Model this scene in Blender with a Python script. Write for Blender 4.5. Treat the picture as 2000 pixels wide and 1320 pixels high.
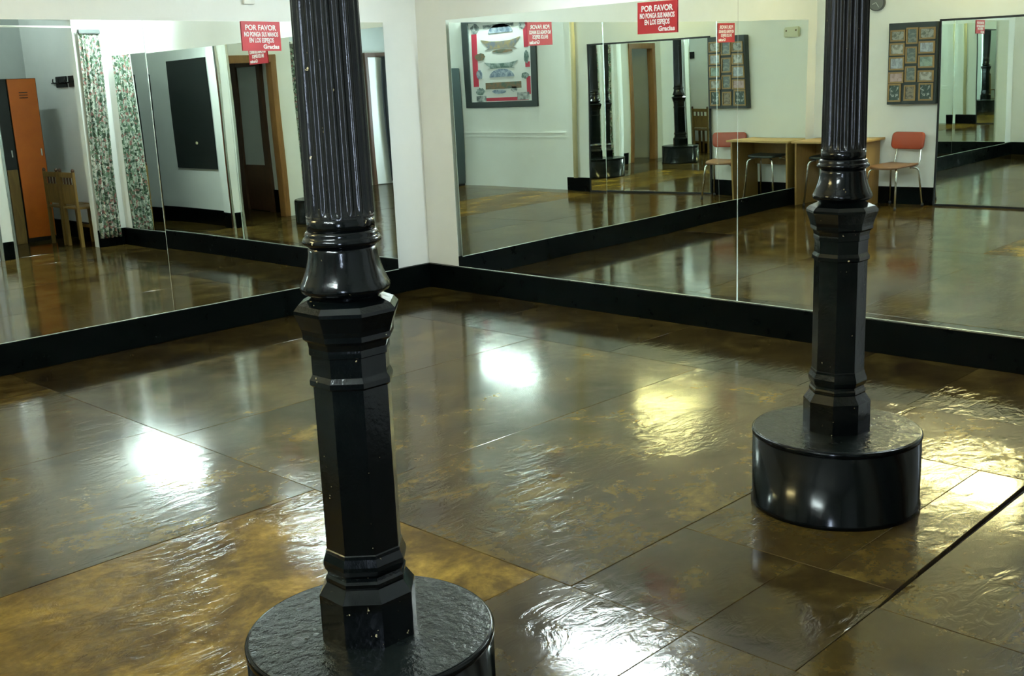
import bpy, bmesh, math, random
from mathutils import Vector, Matrix
random.seed(7)
S = bpy.context.scene
C = S.collection
for o in list(bpy.data.objects):
    bpy.data.objects.remove(o)

# ------------------------------------------------------------------ camera
F_PX, YAW, PITCH, ROLL = 2170.83, 0.78270, 0.22791, -0.04036
CAM = Vector((6.7073, -5.8332, 1.6))
fw = Vector((-math.sin(YAW)*math.cos(PITCH), math.cos(YAW)*math.cos(PITCH), -math.sin(PITCH)))
rt = Vector((math.cos(YAW), math.sin(YAW), 0.0))
up = rt.cross(fw)
cr, sr = math.cos(ROLL), math.sin(ROLL)
r2 = rt*cr + up*sr
u2 = up*cr - rt*sr
cd = bpy.data.cameras.new('camera')
cam = bpy.data.objects.new('camera', cd)
C.objects.link(cam)
cd.sensor_width = 36.0
cd.lens = F_PX*36.0/2000.0
cd.clip_start = 0.02
cam.matrix_world = Matrix(((r2.x, u2.x, -fw.x, CAM.x), (r2.y, u2.y, -fw.y, CAM.y), (r2.z, u2.z, -fw.z, CAM.z), (0, 0, 0, 1)))
S.camera = cam

# ------------------------------------------------------------------ world, exposure
w = bpy.data.worlds.new('world')
S.world = w
w.use_nodes = True
w.node_tree.nodes['Background'].inputs[0].default_value = (0.55, 0.62, 0.58, 1)
w.node_tree.nodes['Background'].inputs[1].default_value = 0.02
S.view_settings.view_transform = 'Standard'
S.view_settings.look = 'None'
S.view_settings.gamma = 1.0
S.view_settings.use_curve_mapping = False
S.view_settings.exposure = 2.15
S.cycles.max_bounces = 16
S.cycles.glossy_bounces = 14
S.cycles.diffuse_bounces = 4
S.cycles.caustics_reflective = True
S.cycles.blur_glossy = 1.0
S.cycles.sample_clamp_indirect = 8.0
S.cycles.caustics_refractive = False
LAMP_WHITE = (0.84, 1.0, 1.02)
LAMP_WARM = (1.0, 0.84, 0.38)
LAMP_POWER = 62.0

# ------------------------------------------------------------------ materials
M = {}
class NT:
    def __init__(s, m):
        s.m = m; s.t = m.node_tree; s.n = s.t.nodes; s.bsdf = s.n['Principled BSDF']
    def node(s, typ, **k):
        n = s.n.new(typ)
        for a, b in k.items():
            if a == 'inp':
                for i, v in b.items(): n.inputs[i].default_value = v
            else: setattr(n, a, b)
        return n
    def link(s, a, b): s.t.links.new(a, b)
    def coords(s, kind='Object'):
        return s.node('ShaderNodeTexCoord').outputs[kind]
    def noise(s, scale, vec=None, detail=4, rough=0.55, dist=0.0):
        n = s.node('ShaderNodeTexNoise')
        n.inputs['Scale'].default_value = scale; n.inputs['Detail'].default_value = detail
        n.inputs['Roughness'].default_value = rough; n.inputs['Distortion'].default_value = dist
        if vec is not None: s.link(vec, n.inputs['Vector'])
        return n.outputs['Fac']
    def ramp(s, fac, stops, interp='LINEAR'):
        n = s.node('ShaderNodeValToRGB'); n.color_ramp.interpolation = interp
        e = n.color_ramp.elements
        while len(e) < len(stops): e.new(0.5)
        for i, (p, c) in enumerate(stops):
            e[i].position = p; e[i].color = tuple(c)+(1,) if len(c) == 3 else c
        s.link(fac, n.inputs[0]); return n.outputs[0]
    def mix(s, a, b, fac, mode='MIX'):
        n = s.node('ShaderNodeMix'); n.data_type = 'RGBA'; n.blend_type = mode
        for v, i in ((fac, 0), (a, 6), (b, 7)):
            if isinstance(v, (int, float)): n.inputs[i].default_value = v
            elif isinstance(v, tuple): n.inputs[i].default_value = v+(1,) if len(v) == 3 else v
            else: s.link(v, n.inputs[i])
        return n.outputs[2]
    def math(s, op, a, b=0.5, c=0.5):
        n = s.node('ShaderNodeMath'); n.operation = op
        for i, v in enumerate((a, b, c)):
            if isinstance(v, (int, float)): n.inputs[i].default_value = v
            else: s.link(v, n.inputs[i])
        return n.outputs[0]
    def bump(s, h, strength, dist=0.01, normal=None):
        n = s.node('ShaderNodeBump'); n.inputs['Strength'].default_value = strength; n.inputs['Distance'].default_value = dist
        s.link(h, n.inputs['Height'])
        if normal is not None: s.link(normal, n.inputs['Normal'])
        return n.outputs[0]
    def mapping(s, vec, scale=(1, 1, 1), rot=(0, 0, 0), loc=(0, 0, 0)):
        n = s.node('ShaderNodeMapping')
        n.inputs['Scale'].default_value = scale; n.inputs['Rotation'].default_value = rot; n.inputs['Location'].default_value = loc
        s.link(vec, n.inputs[0]); return n.outputs[0]

def mat(name, col=(0.8, 0.8, 0.8), rough=0.5, metal=0.0, spec=0.5, emit=None, estr=0.0, coat=0.0):
    m = bpy.data.materials.new(name); m.use_nodes = True
    t = NT(m); b = t.bsdf
    b.inputs['Base Color'].default_value = tuple(col)+(1,)
    b.inputs['Roughness'].default_value = rough
    b.inputs['Metallic'].default_value = metal
    b.inputs['Specular IOR Level'].default_value = spec
    b.inputs['Coat Weight'].default_value = coat
    if emit:
        b.inputs['Emission Color'].default_value = tuple(emit)+(1,)
        b.inputs['Emission Strength'].default_value = estr
    M[name] = m
    return t

# painted plaster
def plaster(name, c1, c2, rough=0.6):
    t = mat(name, c1, rough)
    geo = t.node('ShaderNodeNewGeometry').outputs['Position']
    n = t.noise(1.3, geo, 5, 0.6)
    t.link(t.ramp(n, [(0.35, c1), (0.7, c2)]), t.bsdf.inputs['Base Color'])
    n2 = t.noise(18, geo, 4, 0.6)
    t.link(t.bump(n2, 0.10, 0.01), t.bsdf.inputs['Normal'])
plaster('wall_white', (0.78, 0.79, 0.76), (0.72, 0.735, 0.70))
plaster('wall_cream', (0.80, 0.81, 0.76), (0.75, 0.755, 0.70))
plaster('wall_grey', (0.50, 0.53, 0.51), (0.44, 0.47, 0.45))
plaster('ceiling_paint', (0.52, 0.52, 0.49), (0.48, 0.48, 0.45))
# black gloss paint with lumps and small chips
def black_gloss(name, rough=0.2, chips=0.0, lump=0.25, lscale=30, col=(0.0012, 0.0018, 0.0018), spec=0.24):
    t = mat(name, col, rough, spec=spec)
    geo = t.node('ShaderNodeNewGeometry').outputs['Position']
    n = t.noise(lscale, geo, 4, 0.6)
    t.link(t.bump(n, lump, 0.006), t.bsdf.inputs['Normal'])
    if chips:
        c = t.noise(60, geo, 3, 0.55)
        z = t.node('ShaderNodeSeparateXYZ'); t.link(geo, z.inputs[0])
        low = t.node('ShaderNodeMapRange'); t.link(z.outputs[2], low.inputs[0])
        low.inputs[1].default_value = 0.28; low.inputs[2].default_value = 0.42
        low.inputs[3].default_value = 0.045; low.inputs[4].default_value = 0.0
        f = t.math('GREATER_THAN', t.math('ADD', c, low.outputs[0]), chips)
        t.link(t.mix(tuple(col), (0.30, 0.24, 0.13), f), t.bsdf.inputs['Base Color'])
    r = t.noise(9, geo, 3, 0.6)
    t.link(t.ramp(r, [(0.3, (rough*0.7,)*3), (0.7, (rough*1.5,)*3)]), t.bsdf.inputs['Roughness'])
black_gloss('column_black', 0.12, 0.735, 0.10, 45)
black_gloss('flute_black', 0.16, 0.735, 0.12, 60, (0.006, 0.0062, 0.0056), 0.26)
black_gloss('pedestal_top_black', 0.20, 0, 0.75, 34, (0.003, 0.0045, 0.004), 0.35)
black_gloss('pedestal_black', 0.13, 0, 0.05, 8, spec=0.14)
black_gloss('baseboard_black', 0.34, 0, 0.12, 14, (0.0008, 0.0018, 0.0017), 0.07)
# mirror silver
t = mat('mirror_silver', (0.89, 0.955, 0.90), 0.004, 1.0)
t = mat('mirror_edge', (0.75, 0.82, 0.74), 0.25, 0.6)
t = mat('mirror_old', (0.84, 0.91, 0.85), 0.008, 1.0)
t = mat('chrome', (0.80, 0.82, 0.80), 0.12, 1.0)
t = mat('aluminium', (0.78, 0.80, 0.78), 0.25, 1.0)
t = mat('black_plain', (0.008, 0.009, 0.009), 0.45)
t = mat('frame_dark', (0.030, 0.040, 0.038), 0.45)
t = mat('board_dark', (0.028, 0.040, 0.040), 0.5)
t = mat('chalk_black', (0.008, 0.012, 0.011), 0.55)
t = mat('sign_red', (0.50, 0.020, 0.032), 0.38)
t = mat('sign_white', (0.88, 0.86, 0.86), 0.45)
t = mat('vinyl_orange', (0.36, 0.060, 0.026), 0.42)
t = mat('seat_brown', (0.22, 0.115, 0.06), 0.45)
t = mat('plastic_cream', (0.62, 0.62, 0.44), 0.5)
t = mat('plastic_white', (0.72, 0.72, 0.66), 0.5)
t = mat('dot_brown', (0.16, 0.10, 0.05), 0.5)
t = mat('pipe_cream', (0.72, 0.66, 0.42), 0.45)
t = mat('clock_rim', (0.05, 0.055, 0.055), 0.35)
t = mat('clock_face', (0.16, 0.17, 0.16), 0.5)
t = mat('clock_hand', (0.55, 0.56, 0.53), 0.5)
t = mat('cabinet_dark', (0.035, 0.050, 0.050), 0.4)
t = mat('rubber', (0.02, 0.02, 0.02), 0.7)
t = mat('subfloor', (0.020, 0.015, 0.009), 0.9)
t = mat('tube_white', (1, 1, 1), 0.5, emit=LAMP_WHITE, estr=LAMP_POWER*0.82)
t = mat('tube_warm', (1, 1, 1), 0.5, emit=LAMP_WARM, estr=LAMP_POWER*1.0)
t = mat('tube_bright', (1, 1, 1), 0.5, emit=LAMP_WHITE, estr=LAMP_POWER*1.2)
t = mat('tube_strong', (1, 1, 1), 0.5, emit=LAMP_WHITE, estr=LAMP_POWER*2.0)
t = mat('tube_fill_cubicle', (1, 1, 1), 0.5, emit=LAMP_WHITE, estr=LAMP_POWER*0.5)
t = mat('tube_fill_passage', (1, 1, 1), 0.5, emit=LAMP_WHITE, estr=LAMP_POWER*0.06)
t = mat('pane_fill', (0.8, 0.85, 0.9), 0.5, emit=(0.66, 0.80, 1.0), estr=13.0)
t = mat('gold_frame', (0.30, 0.19, 0.07), 0.4)
t = mat('black_cloth', (0.012, 0.014, 0.015), 0.85)
# wood
def wood(name, c1, c2, scale=(1, 1, 10), rough=0.45):
    t = mat(name, c1, rough)
    co = t.mapping(t.coords(), scale)
    n = t.noise(3.5, co, 6, 0.6, 1.2)
    t.link(t.ramp(n, [(0.3, c1), (0.7, c2)]), t.bsdf.inputs['Base Color'])
    t.link(t.bump(n, 0.05, 0.01), t.bsdf.inputs['Normal'])
wood('desk_wood', (0.34, 0.20, 0.055), (0.27, 0.15, 0.04), (8, 8, 1))
wood('desk_edge', (0.50, 0.34, 0.12), (0.44, 0.29, 0.10), (2, 8, 8))
wood('door_wood', (0.27, 0.125, 0.032), (0.17, 0.075, 0.02), (9, 9, 1))
wood('door_wood_dark', (0.09, 0.04, 0.018), (0.06, 0.028, 0.012), (9, 9, 1))
wood('chair_wood', (0.23, 0.14, 0.03), (0.15, 0.085, 0.02), (6, 6, 1))
wood('locker_orange', (0.62, 0.150, 0.012), (0.55, 0.125, 0.010), (1, 1, 1), 0.4)
# floral curtain
def floral(name):
    t = mat(name, (0.6, 0.6, 0.55), 0.85)
    uv = t.coords('UV')
    v = t.node('ShaderNodeTexVoronoi'); v.inputs['Scale'].default_value = 25
    wv = t.node('ShaderNodeTexNoise'); wv.inputs['Scale'].default_value = 9; t.link(uv, wv.inputs['Vector'])
    add = t.node('ShaderNodeVectorMath'); add.operation = 'MULTIPLY_ADD'
    t.link(wv.outputs['Color'], add.inputs[0]); add.inputs[1].default_value = (0.10, 0.10, 0.10); t.link(uv, add.inputs[2])
    t.link(add.outputs[0], v.inputs['Vector'])
    sep = t.node('ShaderNodeSeparateColor'); t.link(v.outputs['Color'], sep.inputs[0])
    c = t.ramp(sep.outputs[0], [(0.0, (0.045, 0.075, 0.045)), (0.24, (0.15, 0.23, 0.15)), (0.42, (0.50, 0.52, 0.45)), (0.64, (0.36, 0.16, 0.15)), (0.76, (0.28, 0.34, 0.30)), (0.90, (0.66, 0.66, 0.60))], 'CONSTANT')
    n = t.noise(60, uv, 3, 0.7)
    c2 = t.mix(c, (0.05, 0.075, 0.055), t.math('GREATER_THAN', n, 0.56))
    t.link(c2, t.bsdf.inputs['Base Color'])
floral('floral_cloth')
# floor sheets: worn lacquered board
t = mat('floor_board', (0.15, 0.10, 0.045), 0.2, spec=0.0)
geo = t.node('ShaderNodeNewGeometry').outputs['Position']
oi = t.node('ShaderNodeObjectInfo')
off = t.node('ShaderNodeVectorMath'); off.operation = 'MULTIPLY_ADD'
t.link(oi.outputs['Color'], off.inputs[0]); off.inputs[1].default_value = (13.0, 7.0, 5.0); t.link(geo, off.inputs[2])
p1 = t.mapping(off.outputs[0], (1.0, 1.0, 1.0), (0, 0, 0.5))
big = t.noise(1.15, p1, 7, 0.62, 0.9)
mid = t.noise(3.4, t.mapping(off.outputs[0], (1.15, 0.9, 1.0), (0, 0, -0.25)), 11, 0.70, 0.35)
fine = t.noise(26, geo, 6, 0.65)
col = t.ramp(big, [(0.32, (0.034, 0.022, 0.007)), (0.50, (0.056, 0.038, 0.010)), (0.66, (0.080, 0.055, 0.014))])
pat = t.ramp(mid, [(0.36, (0.022, 0.013, 0.006)), (0.50, (0.052, 0.035, 0.010)), (0.60, (0.100, 0.070, 0.018)), (0.72, (0.175, 0.124, 0.030))])
wear = t.ramp(t.noise(1.7, t.mapping(off.outputs[0], (1, 1, 1), (0, 0, 0), (9.1, 3.3, 0)), 4, 0.6), [(0.36, (0.45,)*3), (0.56, (1.0,)*3)])
col = t.mix(col, pat, wear)
sp = t.node('ShaderNodeSeparateColor'); t.link(oi.outputs['Color'], sp.inputs[0])
tint = t.ramp(sp.outputs[0], [(0.0, (0.22, 0.21, 0.22)), (0.5, (1.0, 0.94, 0.85)), (1.0, (2.3, 2.0, 1.35))])
col = t.mix(col, tint, 1.0, 'MULTIPLY')
col = t.mix(col, t.ramp(fine, [(0.35, (0.72,)*3), (0.7, (1.2,)*3)]), 0.7, 'MULTIPLY')
t.link(col, t.bsdf.inputs['Base Color'])
# surface: gloss varies, old brush ridges and blisters in the lacquer
rg = t.ramp(t.noise(2.3, p1, 5, 0.6), [(0.3, (0.20,)*3), (0.7, (0.34,)*3)])
t.link(rg, t.bsdf.inputs['Roughness'])
cwt = t.node('ShaderNodeMapRange'); t.link(sp.outputs[0], cwt.inputs[0])
cwt.inputs[1].default_value = 0.5; cwt.inputs[2].default_value = 1.0; cwt.inputs[3].default_value = 0.70; cwt.inputs[4].default_value = 0.26
t.link(cwt.outputs[0], t.bsdf.inputs['Coat Weight'])
t.link(t.ramp(t.noise(3.1, p1, 4, 0.6), [(0.3, (0.07,)*3), (0.7, (0.115,)*3)]), t.bsdf.inputs['Coat Roughness'])
wave = t.noise(16, t.mapping(off.outputs[0], (1.0, 0.42, 1.0), (0, 0, 0.75)), 4, 0.55, 1.4)
msk = t.ramp(t.noise(0.9, t.mapping(off.outputs[0], (1, 1, 1), (0, 0, 0), (4.2, 1.7, 0)), 3, 0.5), [(0.44, (0.12,)*3), (0.60, (1,)*3)])
h1 = t.math('MULTIPLY', wave, msk)
rid = t.math('MULTIPLY', h1, t.math('MULTIPLY_ADD', sp.outputs[1], 1.0, 0.0))
b1 = t.bump(rid, 0.55, 0.012)
b2 = t.bump(fine, 0.10, 0.004, b1)
t.link(b2, t.bsdf.inputs['Normal'])
t.link(t.bump(fine, 0.035, 0.004, t.bump(rid, 0.45, 0.012)), t.bsdf.inputs['Coat Normal'])

# ------------------------------------------------------------------ mesh helpers
def mesh_obj(name, bm, m, parent=None, smooth=False):
    me = bpy.data.meshes.new(name)
    bmesh.ops.recalc_face_normals(bm, faces=bm.faces)
    bm.to_mesh(me); bm.free()
    if smooth:
        for p in me.polygons: p.use_smooth = True
    if m is not None: me.materials.append(M[m] if isinstance(m, str) else m)
    o = bpy.data.objects.new(name, me)
    C.objects.link(o)
    if parent is not None: o.parent = parent
    return o
def thing(name, label, cat, loc=(0, 0, 0), rotz=0.0, group=None):
    o = bpy.data.objects.new(name, None); C.objects.link(o)
    o.location = loc; o.rotation_euler = (0, 0, rotz)
    o.empty_display_size = 0.1
    o['label'] = label; o['category'] = cat
    if group: o['group'] = group
    return o
def tag(o, label, cat, group=None):
    o['label'] = label; o['category'] = cat
    if group: o['group'] = group
    return o
def struct(o, label=None):
    o['kind'] = 'structure'
    if label: o['label'] = label
    return o
def bx(bm, x0, x1, y0, y1, z0, z1, bev=0.0):
    r = bmesh.ops.create_cube(bm, size=1.0)
    vs = r['verts']
    for v in vs:
        v.co = Vector(((x0+x1)/2+v.co.x*(x1-x0), (y0+y1)/2+v.co.y*(y1-y0), (z0+z1)/2+v.co.z*(z1-z0)))
    if bev:
        es = {e for v in vs for e in v.link_edges}
        bmesh.ops.bevel(bm, geom=list(es), offset=bev, segments=2, affect='EDGES')
    return bm
def box(*a, bev=0.0): return bx(bmesh.new(), *a, bev=bev)
def boxes(lst, bev=0.0):
    bm = bmesh.new()
    for a in lst: bx(bm, *a, bev=bev)
    return bm
def lathe(bm, prof, seg=48, cx=0, cy=0, rot=0.0, cap=True):
    rings = []
    for r, z in prof:
        rings.append([bm.verts.new((cx+r*math.cos(rot+2*math.pi*i/seg), cy+r*math.sin(rot+2*math.pi*i/seg), z)) for i in range(seg)])
    for a, b in zip(rings, rings[1:]):
        for i in range(seg):
            bm.faces.new((a[i], a[(i+1) % seg], b[(i+1) % seg], b[i]))
    if cap:
        bm.faces.new(rings[0][::-1]); bm.faces.new(rings[-1])
    return bm
def tube(bm, pts, r, seg=10, cap=True):
    pts = [Vector(p) for p in pts]
    n = len(pts); rings = []
    prev = None
    for i, p in enumerate(pts):
        d = (pts[min(i+1, n-1)]-pts[max(i-1, 0)]).normalized()
        if prev is None:
            a = d.orthogonal().normalized()
        else:
            a = (prev-d*prev.dot(d))
            a = a.normalized() if a.length > 1e-6 else d.orthogonal().normalized()
        prev = a
        b = d.cross(a)
        rings.append([bm.verts.new(p+(a*math.cos(2*math.pi*k/seg)+b*math.sin(2*math.pi*k/seg))*r) for k in range(seg)])
    for A, B in zip(rings, rings[1:]):
        for k in range(seg):
            bm.faces.new((A[k], A[(k+1) % seg], B[(k+1) % seg], B[k]))
    if cap:
        bm.faces.new(rings[0][::-1]); bm.faces.new(rings[-1])
    return bm
def arc(p0, p1, p2, n=6):
    p0, p1, p2 = Vector(p0), Vector(p1), Vector(p2)
    return [p0*(1-t)**2+p1*2*t*(1-t)+p2*t*t for t in [i/n for i in range(n+1)]]
def poly_prism(bm, pts, z0, z1):
    lo = [bm.verts.new((x, y, z0)) for x, y in pts]; hi = [bm.verts.new((x, y, z1)) for x, y in pts]
    n = len(pts)
    bm.faces.new(lo[::-1]); bm.faces.new(hi)
    for i in range(n): bm.faces.new((lo[i], lo[(i+1) % n], hi[(i+1) % n], hi[i]))
    return bm

# ------------------------------------------------------------------ the setting
D = 6.16                     # back wall
H = 4.2                      # ceiling
HB = 0.19                    # black skirting height
OPN = 2.45                   # cubicle opening height
wl = struct(mesh_obj('wall_left', box(-0.25, -0.03, -6.5, 0.25, 0, H), 'wall_white'), 'white plaster wall carrying the mirror row with two red signs')
wr = struct(mesh_obj('wall_right', box(-0.03, 8.05, 0.03, 0.25, 0, H), 'wall_white'), 'white plaster wall carrying the mirror pair with one red sign')
wb = struct(mesh_obj('wall_back', boxes([(-0.03, 3.755, -6.5, -D, 0, H), (3.755, 8.05, -6.5, -D-0.05, 0, H)]), 'wall_cream'), 'cream wall behind the desk, the photo board and the framed poster')
we = struct(mesh_obj('wall_entrance', boxes([(7.9, 8.05, -6.5, -2.53, 0, H)]), 'wall_grey'))
# short wall between the mirrors and the changing cubicle, with header and pillar
wc = struct(mesh_obj('wall_cubicle', boxes([(5.20, 5.30, -0.315, 0.03, 0, H), (5.20, 5.30, -1.205, -0.315, OPN, H), (5.20, 5.40, -1.375, -1.205, 0, H)]), 'wall_white'), 'white jamb, header and pillar framing the changing cubicle opening')
for gx, gy in ((5.20, -1.205), (5.20, -1.375)):
    sgn = 1 if gy > -1.3 else -1
    bm = boxes([(gx-0.004, gx+0.028, gy-(0.002 if sgn < 0 else -0.0), gy+sgn*0.004, 0, 2.3), (gx-0.004, gx-0.0005, min(gy+sgn*0.004, gy-sgn*0.028), max(gy+sgn*0.004, gy-sgn*0.028), 0, 2.3)])
    mesh_obj('corner_guard', bm, 'aluminium', wc)
wp = struct(mesh_obj('wall_partition', box(5.40, 7.40, -1.395, -1.295, 0, H), 'wall_white'))
wk = struct(mesh_obj('wall_cubicle_back', box(7.35, 7.45, -1.295, 0.03, 0, H), 'wall_grey'))
wd = struct(mesh_obj('wall_passage', boxes([(5.70, 5.80, -1.58, -1.395, 0, H), (5.70, 5.80, -2.53, -2.33, 0, H), (5.70, 5.80, -2.33, -1.58, 2.04, H), (5.80, 7.9, -2.63, -2.53, 0, H), (7.40, 7.50, -2.53, -1.295, 0, H)]), 'wall_white'))
ce = struct(mesh_obj('ceiling', box(-0.25, 8.05, -6.5, 0.25, H, H+0.1), 'ceiling_paint'))
# black skirting
def skirt(name, lst):
    return struct(mesh_obj(name, boxes(lst, bev=0.003), 'baseboard_black'))
skirt('baseboard_left', [(-0.03, 0.010, -D, 0.03, 0, HB)])
skirt('baseboard_right', [(0.010, 5.20, -0.010, 0.03, 0, HB)])
skirt('baseboard_back', [(0.010, 3.755, -D, -D+0.02, 0, HB)])
skirt('baseboard_cubicle', [(5.178, 5.20, -0.315, -0.010, 0, HB), (5.40, 7.35, -1.295, -1.275, 0, HB), (7.33, 7.35, -1.275, 0.03, 0, HB), (5.30, 7.33, -0.01, 0.03, 0, HB), (5.23, 5.40, -1.205, -1.197, 0, HB), (5.190, 5.20, -1.345, -1.235, 0, HB)])
skirt('baseboard_passage', [(5.68, 5.70, -2.53, -2.41, 0, HB), (5.80, 7.4, -2.53, -2.51, 0, 0.30), (7.38, 7.40, -2.51, -1.395, 0, 0.30)])
# dado moulding on the poster wall
struct(mesh_obj('trim_1', boxes([(3.755, 7.9, -D-0.05, -D-0.03, 0.80, 0.815), (3.755, 7.9, -D-0.05, -D-0.036, 0.74, 0.752)]), 'wall_cream'), 'thin horizontal dado moulding under the poster')

# floor: dark base, one object per board sheet
fl = struct(mesh_obj('floor', box(-0.25, 8.05, -6.5, 0.25, -0.12, -0.02), 'subfloor'), 'brown lacquered board floor laid in large sheets')
G = 0.0011
sheets = []
def row(y0, y1, xs, tones):
    for (a, b), tn in zip(zip(xs, xs[1:]), tones):
        sheets.append(([(a+G, y0+G), (b-G, y0+G), (b-G, y1-G), (a+G, y1-G)], tn))
row(-0.87, 0.015, [-0.03, 1.32, 2.58, 3.84, 4.43, 5.28, 6.5, 7.9], [(.08, .2), (.12, .4), (.14, .3), (.14, .4), (.30, .6), (.2, .3), (.2, .3)])
row(-3.37, -0.87, [-0.03, 0.69, 1.955, 3.22, 4.48], [(.12, .15), (.50, .20), (.51, .14), (.52, .62)])
row(-1.54, -0.87, [4.48, 5.246], [(.58, .7)])
row(-2.75, -1.54, [4.48, 5.05], [(.42, .6)])
sheets.append(([(5.05+G, -2.75+G), (5.279, -2.75+G), (5.246, -1.54-G), (5.05+G, -1.54-G)], (.45, .5)))
row(-3.37, -2.75, [4.48, 4.945], [(.26, .9)])
sheets.append(([(4.945+G, -3.37+G), (5.294, -3.37+G), (5.290, -2.885), (5.280, -2.75-G), (4.945+G, -2.75-G)], (.22, .8)))
sheets.append(([(5.296, -2.885+G), (6.5, -2.885+G), (6.5, -0.87-G), (5.262, -0.87-G)], (.34, .45)))
sheets.append(([(5.296, -3.37+G), (6.5, -3.37+G), (6.5, -2.885-G), (5.292, -2.885-G)], (.20, .5)))
row(-3.37, -0.87, [6.5, 7.9], [(.3, .4)])
row(-5.87, -3.37, [-0.03, 0.55, 1.775, 3.085, 4.34, 4.945, 6.2, 7.9], [(.4, .3), (.54, .25), (.52, .30), (.84, 1.0), (.34, 1.0), (.28, .8), (.2, .5)])
row(-6.5, -5.87, [-0.03, 1.7, 2.95, 4.2, 5.45, 7.9], [(.4, .3), (.5, .3), (.45, .3), (.5, .3), (.4, .3)])
for pts, (tone, ridge) in sheets:
    bm = bmesh.new()
    dz = random.uniform(-0.0007, 0.0007)
    poly_prism(bm, pts, -0.02, dz)
    top = [e for e in bm.edges if all(abs(v.co.z-dz) < 1e-6 for v in e.verts)]
    bmesh.ops.bevel(bm, geom=top, offset=0.0014, segments=1, affect='EDGES')
    o = mesh_obj('floor_sheet', bm, 'floor_board', fl)
    o.color = (tone, ridge, random.random(), 1)

# ------------------------------------------------------------------ wall lamps (the lights of the room, plus two added fill tubes)
def wall_lamp(label, x, y, z, facing, tubemat, length=1.2):
    # facing +1: mounted on the back wall facing +y; -1: on the mirror wall facing -y
    t = thing('wall_lamp', label, 'lamp', (x, y, z))
    L = length/2
    bm = box(-L-0.06, L+0.06, min(0, facing*0.035), max(0, facing*0.035), -0.05, 0.05, bev=0.006)
    mesh_obj('housing', bm, 'plastic_white', t)
    bm = tube(bmesh.new(), [(-L, facing*0.075, 0), (L, facing*0.075, 0)], 0.019, 14)
    mesh_obj('tube', bm, tubemat, t, True)
    for s in (-1, 1):
        mesh_obj('end_cap', box(s*L-0.022, s*L+0.022, min(facing*0.035, facing*0.10), max(facing*0.035, facing*0.10), -0.03, 0.03, bev=0.004), 'plastic_white', t)
    return t
wall_lamp('white fluorescent wall lamp above the mirror beside the cubicle curtain', 4.72, 0.03, 2.55, -1, 'tube_bright')
wall_lamp('white fluorescent wall lamp above the red sign of the two-panel mirror', 1.90, 0.03, 2.68, -1, 'tube_white')
wall_lamp('white fluorescent wall lamp above the framed poster', 5.02, -D-0.05, 2.72, 1, 'tube_strong')
wall_lamp('warm yellowish wall lamp above the black-framed mirror', 2.02, -D, 2.95, 1, 'tube_warm')

wall_lamp('added small white fill tube inside the changing cubicle high above the black board', 6.4, -1.295, 3.35, 1, 'tube_fill_cubicle', 0.6)  # unseen lamp, added so the cubicle does not go black
wall_lamp('added small white fill tube inside the passage behind the wooden door frame', 6.6, -2.53, 2.9, 1, 'tube_fill_passage', 0.6)  # another unseen lamp, added to lift the dark passage

# unseen glowing pane added behind the camera for bluish highlights on the columns
w1 = thing('fill_window_1', 'added unseen window pane glowing bluish beside the tall cabinet', 'window', (6.60, -D-0.05, 0.85)); w1['kind'] = 'structure'
mesh_obj('pane', box(-0.15, 0.15, 0.0, 0.012, 0, 1.15), 'pane_fill', w1)
for a in ((-0.19, 0.19, 0, 0.035, -0.04, 0), (-0.19, 0.19, 0, 0.035, 1.15, 1.19), (-0.19, -0.15, 0, 0.035, 0, 1.15), (0.15, 0.19, 0, 0.035, 0, 1.15)):
    mesh_obj('frame_bar', box(*a, bev=0.002), 'wall_white', w1)

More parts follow.
